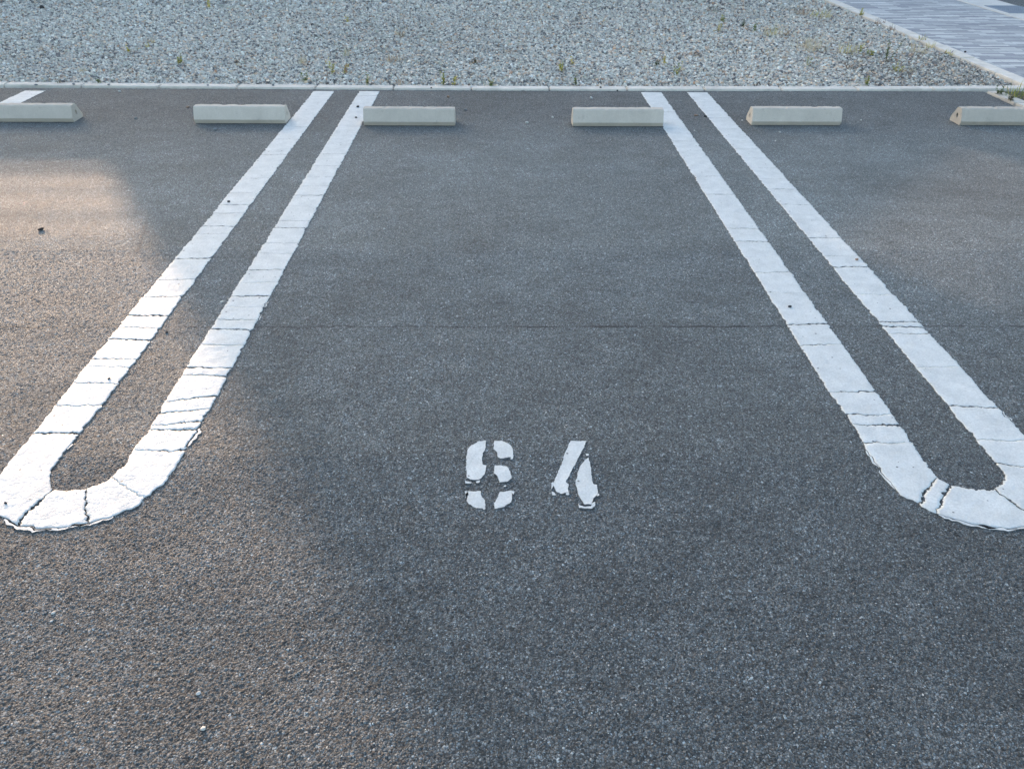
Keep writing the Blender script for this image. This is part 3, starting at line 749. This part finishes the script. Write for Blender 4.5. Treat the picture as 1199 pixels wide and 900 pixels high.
W = [(152, 62, 9, 5, ('yellow',), 'leafy', 'tiny bright yellow weed in gravel above the gap between the first two wheel stops'),
     (173, 57, 8, 5, ('dry', 'yellow'), 'grass', 'straw-yellow sprig, left of two close together above the second wheel stop'),
     (180, 52, 8, 5, ('dry',), 'grass', 'straw sprig, right of two close together above the second wheel stop'),
     (211, 77, 13, 8, ('green', 'yellow'), 'leafy', 'yellow-green upright weed in gravel above the left end of the second wheel stop'),
     (117, 99, 8, 7, ('green', 'dark'), 'leafy', 'low green weed against the kerb right of the leftmost wheel stop'),
     (98, 85, 6, 10, ('dry',), 'grass', 'low straw-coloured tuft in gravel above the end of the leftmost wheel stop'),
     (70, 99, 8, 6, ('brown', 'dark'), 'grass', 'dark brown twiggy weed at the kerb above the leftmost wheel stop'),
     (245, 10, 10, 6, ('yellow',), 'leafy', 'yellow weed at the very top of the gravel, left of centre'),
     (407, 27, 7, 5, ('yellow',), 'leafy', 'tiny yellow weed high in the gravel above the left U-shaped line'),
     (389, 88, 19, 9, ('yellow', 'green'), 'leafy', 'tallest yellow-green weed in the gravel just above the far end of the left U'),
     (404, 88, 12, 8, ('yellow', 'rust'), 'leafy', 'orange-yellow weed in gravel just right of the tallest yellow-green one'),
     (357, 96, 12, 8, ('green',), 'leafy', 'green weed near the kerb just left of the far end of the left U'),
     (354, 75, 12, 9, ('dry',), 'grass', 'pale dry grass tuft in gravel above and left of the left U line'),
     (406, 66, 12, 7, ('dry', 'green'), 'grass', 'dry greenish tuft in gravel above the legs of the left U'),
     (430, 101, 13, 8, ('green', 'dry'), 'leafy', 'green weed at the kerb directly above the right leg of the left U'),
     (381, 91, 8, 7, ('brown', 'rust'), 'grass', 'small rusty brown tuft beside the tallest yellow-green weed'),
     (520, 101, 16, 7, ('green', 'yellow'), 'leafy', 'upright green weed at the kerb above the right end of the third wheel stop'),
     (531, 101, 16, 7, ('yellow', 'green'), 'leafy', 'yellower weed at the kerb, just right of an upright green one, above the third stop'),
     (556, 76, 7, 13, ('dark', 'brown'), 'leafy', 'low dark green clump with brown leaves alone in the gravel near the picture centre'),
     (575, 102, 8, 13, ('green', 'dry'), 'leafy', 'low green clump at the kerb between the two middle wheel stops'),
     (463, 72, 10, 24, ('dry', 'rust'), 'grass', 'orange-tinged dry grass patch above the third wheel stop'),
     (471, 44, 10, 14, ('dry', 'brown'), 'grass', 'faint dry tuft higher in the gravel above the third wheel stop'),
     (468, 98, 9, 14, ('rust', 'dry'), 'grass', 'reddish dry tuft at the kerb above the left part of the third wheel stop'),
     (657, 84, 12, 9, ('yellow', 'green'), 'leafy', 'yellow-green weed in gravel left of the fourth wheel stop'),
     (670, 77, 9, 6, ('yellow', 'dry'), 'leafy', 'small yellow sprig above the left end of the fourth wheel stop'),
     (674, 101, 12, 5, ('dark', 'green'), 'leafy', 'thin dark green weed at the kerb above the left end of the fourth wheel stop'),
     (791, 89, 16, 10, ('green', 'yellow'), 'leafy', 'bright green upright weed in gravel above the far end of the right U'),
     (778, 76, 9, 5, ('yellow', 'dry'), 'leafy', 'small yellow weed just left of the bright green upright one'),
     (769, 78, 7, 7, ('dark',), 'leafy', 'tiny dark green weed left of a small yellow one above the right U'),
     (846, 27, 9, 10, ('yellow', 'green'), 'leafy', 'upper yellow-green tuft of two one above the other high in the gravel'),
     (841, 37, 10, 8, ('yellow', 'dry'), 'leafy', 'lower yellow tuft of two one above the other high in the gravel'),
     (870, 32, 8, 7, ('dark',), 'leafy', 'small dark green weed high in the gravel above the fifth wheel stop'),
     (883, 37, 8, 7, ('green',), 'leafy', 'small green weed right of a darker one, high above the fifth wheel stop'),
     (902, 42, 15, 20, ('dry', 'dry', 'yellow'), 'grass', 'straw-yellow dry grass tuft high in the gravel above the fifth wheel stop'),
     (921, 42, 12, 15, ('dry', 'rust'), 'grass', 'pale dry grass tuft just right of a yellower one above the fifth wheel stop'),
     (938, 18, 14, 18, ('dry', 'rust'), 'grass', 'brownish dry grass tuft near the top of the gravel, left of a wider yellow one'),
     (960, 21, 10, 30, ('dry', 'yellow'), 'grass', 'wide yellow dry grass patch near the top of the gravel by the sidewalk kerb'),
     (948, 60, 22, 46, ('dry',), 'grass', 'largest pale dry grass patch in the gravel above the fifth wheel stop'),
     (993, 64, 20, 28, ('dry', 'dry', 'yellow'), 'grass', 'yellowish dry grass patch right of the largest pale one'),
     (1007, 62, 9, 7, ('green', 'yellow'), 'leafy', 'small bright green weed at the right side of the yellowish dry patch'),
     (1018, 66, 9, 13, ('green', 'yellow'), 'leafy', 'low spreading green weed between the dry patch and the tall dark weed'),
     (945, 78, 14, 6, ('green', 'dry'), 'leafy', 'thin green weed below the largest pale dry grass patch'),
     (1038, 74, 30, 9, ('dark', 'green'), 'leafy', 'tall dark green weed in gravel near the striped sidewalk'),
     (993, 82, 11, 8, ('rust', 'brown'), 'grass', 'orange-brown tuft below the yellowish dry patch'),
     (1049, 86, 12, 8, ('yellow', 'green'), 'leafy', 'vivid yellow-green weed in gravel behind the gap before the rightmost wheel stop'),
     (1062, 86, 9, 22, ('rust', 'dry'), 'grass', 'reddish dry patch right of the vivid yellow-green weed'),
     (1014, 101, 13, 6, ('green', 'yellow'), 'leafy', 'green weed at the kerb right of the fifth wheel stop'),
     (1075, 64, 16, 26, ('dry',), 'grass', 'pale leaning dry grass near the sidewalk kerb'),
     (1008, 19, 9, 10, ('yellow', 'green'), 'leafy', 'yellow-green weed against the sidewalk kerb, highest of those along it'),
     (1030, 29, 8, 14, ('brown', 'rust'), 'grass', 'brown tuft against the sidewalk kerb below the highest yellow-green one'),
     (1044, 36, 8, 9, ('rust', 'brown'), 'grass', 'small rusty tuft against the sidewalk kerb, third from the top'),
     (1080, 49, 10, 10, ('brown', 'yellow'), 'grass', 'brown and yellow tuft against the middle of the sidewalk kerb'),
     (1089, 57, 10, 9, ('yellow', 'dry'), 'grass', 'yellow tuft just below a brown one on the sidewalk kerb'),
     (1110, 65, 10, 10, ('yellow', 'brown'), 'grass', 'lowest yellowish tuft against the sidewalk kerb'),
     (1170, 112, 12, 14, ('dark', 'green'), 'leafy', 'dark green weed at the left of the planting bed beyond the rightmost wheel stop'),
     (1184, 115, 16, 16, ('green', 'yellow'), 'grass', 'green grass tuft in the middle of the small planting bed at the right edge'),
     (1197, 116, 22, 18, ('green', 'green', 'yellow'), 'grass', 'tallest grass tuft in the small planting bed, cut off by the right edge'),
     (1182, 119, 8, 12, ('dark', 'brown'), 'leafy', 'low dark weed in the front of the small planting bed')]
for (px, py, h, w, k, f, lab) in W:
    plant('grass_tuft' if f == 'grass' else 'weed', px, py, h, w, k, f, lab, 'grass' if f == 'grass' else 'weed', G if px < 1150 else 'plants in the small bed')
D = [(750, 60, 3, 36, ('brown', 'rust'), 'long brown strip of dead leaves in the gravel above the fourth wheel stop'),
     (808, 65, 3, 33, ('brown', 'rust'), 'brown patch of dead leaves in the gravel above the far end of the right U'),
     (836, 14, 5, 18, ('brown', 'dark'), 'dark clump of dead plant near the top of the gravel'),
     (794, 36, 4, 8, ('brown',), 'small dark dead clump right of a tiny brown one high in the gravel'),
     (779, 37, 3, 7, ('brown', 'rust'), 'tiny brown dead leaf high in the gravel above the right U'),
     (843, 55, 4, 13, ('brown', 'rust'), 'brown dead tuft right of the dead leaf patch above the right U'),
     (278, 75, 3, 8, ('brown',), 'small dark brown dead leaf in gravel above the second wheel stop'),
     (22, 32, 3, 8, ('rust', 'brown'), 'brown dead leaf in the gravel at the top left corner'),
     (179, 4, 3, 8, ('rust', 'brown'), 'brown dead leaf at the top of the gravel, left part'),
     (414, 16, 3, 5, ('rust',), 'tiny red-brown leaf high in the gravel above the left U'),
     (598, 63, 3, 12, ('brown', 'rust'), 'faint brown leaf litter in the gravel right of the centre clump'),
     (557, 45, 3, 14, ('brown', 'rust'), 'faint brown leaf litter higher in the gravel above the centre clump')]
for (px, py, h, w, k, lab) in D: plant('dead_leaves', px, py, h, w, k, 'flat', lab, 'dead leaves', 'dead leaves on the gravel')

# ------------------------------------------------------------------ unseen building added beyond the gravel (outside the frame) to throw the shade
ELEV = 12.0
SD = Vector((-.508, .861, 0)).normalized()         # horizontal direction towards the sun
MW = plain_noise_mat('render_wall', (.50, .49, .47), (.58, .57, .55), 3); MG = plain_noise_mat('window_glass', (.05, .06, .07), (.08, .09, .10), 3, .08, 0, .5)
MS = plain_noise_mat('sun_slat_timber', (.22, .17, .12), (.32, .25, .18), 12); MR = plain_noise_mat('roof_metal', (.12, .12, .13), (.18, .18, .19), 5)
def edge_x(Y): return -.14-.59*(Y-.80)
bld = link('shade_building', None, label='unseen building added beyond the gravel to cast the shade, with a low wing', cat='building', loc=(0, 20, 0))
def part(nm, fn, mat):
    bm = bmesh.new(); fn(bm)
    for v in bm.verts: v.co.y -= 20
    return link(nm, bm_done(bm, nm), mat, parent=bld)
YB = 21.0
xe = edge_x(YB)
part('wall', lambda bm: box_bm(bm, xe, 34, YB+.002, YB+9, -.1, 3.7), MW)
def xz_prism(bm, pts, y0, y1):
    a = [bm.verts.new((x, y0, z)) for x, z in pts]; b = [bm.verts.new((x, y1, z)) for x, z in pts]
    bm.faces.new(a); bm.faces.new(b[::-1])
    for i in range(len(pts)): bm.faces.new((a[i], b[i], b[(i+1) % len(pts)], a[(i+1) % len(pts)]))
def slit_wall(bm):      # added unseen wall, its sloping slit shaped to throw the faint right-hand sun patch
    SL = .105; e = -9.1, 4.51; f = -6.7, 4.11
    xz_prism(bm, [(xe, 3.7), (e[0], 3.7), (e[0], 6.3), (xe, 6.3)], YB, YB+.3)
    xz_prism(bm, [(f[0], 3.7), (34, 3.7), (34, 6.3), (f[0], 6.3)], YB, YB+.3)
    xz_prism(bm, [(e[0], 3.7), (f[0], 3.7), (f[0], f[1]-SL/2), (e[0], e[1]-SL/2)], YB, YB+.3)
    xz_prism(bm, [(e[0], e[1]+SL/2), (f[0], f[1]+SL/2), (f[0], 6.3), (e[0], 6.3)], YB, YB+.3)
part('slit_wall', slit_wall, MW)
part('roof', lambda bm: box_bm(bm, xe, 34.2, YB+.31, YB+9.1, 3.702, 3.80), MR)
for fl in range(1):
    for k in range(9):
        x = xe+1.5+k*4.6
        if x > 31: break
        wf = part('window', lambda bm: box_bm(bm, x, x+1.7, YB-.06, YB-.002, 1+fl*3, 2.3+fl*3), MR)
        bm = bmesh.new(); box_bm(bm, x+.07, x+1.63, YB-.08-20, YB-.062-20, 1.07+fl*3, 2.23+fl*3); link('pane', bm_done(bm, 'pane'), MG, parent=wf)
YW = 15.0
hw = lambda d, Y: (Y-d)/.861*math.tan(R(ELEV))
WING_H = hw(4.30, YW)
part('shade_wing', lambda bm: box_bm(bm, -30, -6.0, YW, YW+.35, -.1, WING_H), MW)  # added unseen wall; its top edge sets where the sunlit area ends
SLAT = .034/(1-.68)
def slats(bm):  # unseen slats added to dim the sun, spacing sets how much passes
    z = WING_H+.05
    while z < hw(3.12, YW): box_bm(bm, -30, edge_x(YW)+.4, YW+.1, YW+.13, z, z+.034); z += .034/(1-.60)
    while z < 7.0:
        box_bm(bm, -30, edge_x(YW)+.4, YW+.1, YW+.13, z, z+.034); z += SLAT
    for k in range(9): box_bm(bm, -30+k*2.7, -29.93+k*2.7, YW+.14, YW+.20, WING_H, 7.0)
part('sun_dimming_slats', slats, MS)

# ------------------------------------------------------------------ light
w = bpy.data.worlds.new('World'); sc.world = w; w.use_nodes = True
nt = w.node_tree; nt.nodes.clear()
sky = nt.nodes.new('ShaderNodeTexSky'); sky.sky_type = 'NISHITA'; sky.sun_disc = False
sky.sun_elevation = R(ELEV); sky.sun_rotation = math.atan2(SD.x, SD.y); sky.air_density = 1.0; sky.dust_density = 2.5; sky.ozone_density = .8
bg = nt.nodes.new('ShaderNodeBackground'); bg.inputs[1].default_value = .15
wo = nt.nodes.new('ShaderNodeOutputWorld'); nt.links.new(sky.outputs[0], bg.inputs[0]); nt.links.new(bg.outputs[0], wo.inputs[0])
sl = bpy.data.lights.new('sun', 'SUN'); sl.energy = 2.6; sl.angle = R(.53); sl.color = (1.0, .68, .46)
so = bpy.data.objects.new('sun', sl); col.objects.link(so)
sdir = Vector((SD.x*math.cos(R(ELEV)), SD.y*math.cos(R(ELEV)), math.sin(R(ELEV))))
so.rotation_euler = sdir.to_track_quat('Z', 'Y').to_euler(); so.location = (-8, 12, 8)

# ------------------------------------------------------------------ camera
cd = bpy.data.cameras.new('camera'); cam = bpy.data.objects.new('camera', cd); col.objects.link(cam)
cd.sensor_width = 36; cd.sensor_fit = 'HORIZONTAL'; cd.lens = 36*F/1199.0
cd.clip_start = .02; cd.clip_end = 2000
fwd = Vector((math.sin(YAW)*math.cos(PITCH), math.cos(YAW)*math.cos(PITCH), -math.sin(PITCH)))
rt = Vector((math.cos(YAW), -math.sin(YAW), 0)); up = rt.cross(fwd)
# image rolls clockwise by ROLL
r2 = rt*math.cos(ROLL)+up*math.sin(ROLL); u2 = -rt*math.sin(ROLL)+up*math.cos(ROLL)
from mathutils import Matrix
cam.matrix_world = Matrix(((r2.x, u2.x, -fwd.x, 0), (r2.y, u2.y, -fwd.y, 0), (r2.z, u2.z, -fwd.z, H), (0, 0, 0, 1)))
sc.camera = cam
sc.view_settings.view_transform = 'Standard'; sc.view_settings.look = 'None'; sc.view_settings.gamma = 1; sc.view_settings.exposure = 1.88
sc.cycles.max_bounces = 6

for _o in bpy.data.objects:
    if 'label' in _o and len(_o['label'].replace('-', ' ').split()) > 16: print('LONG', _o.name, _o['label'])
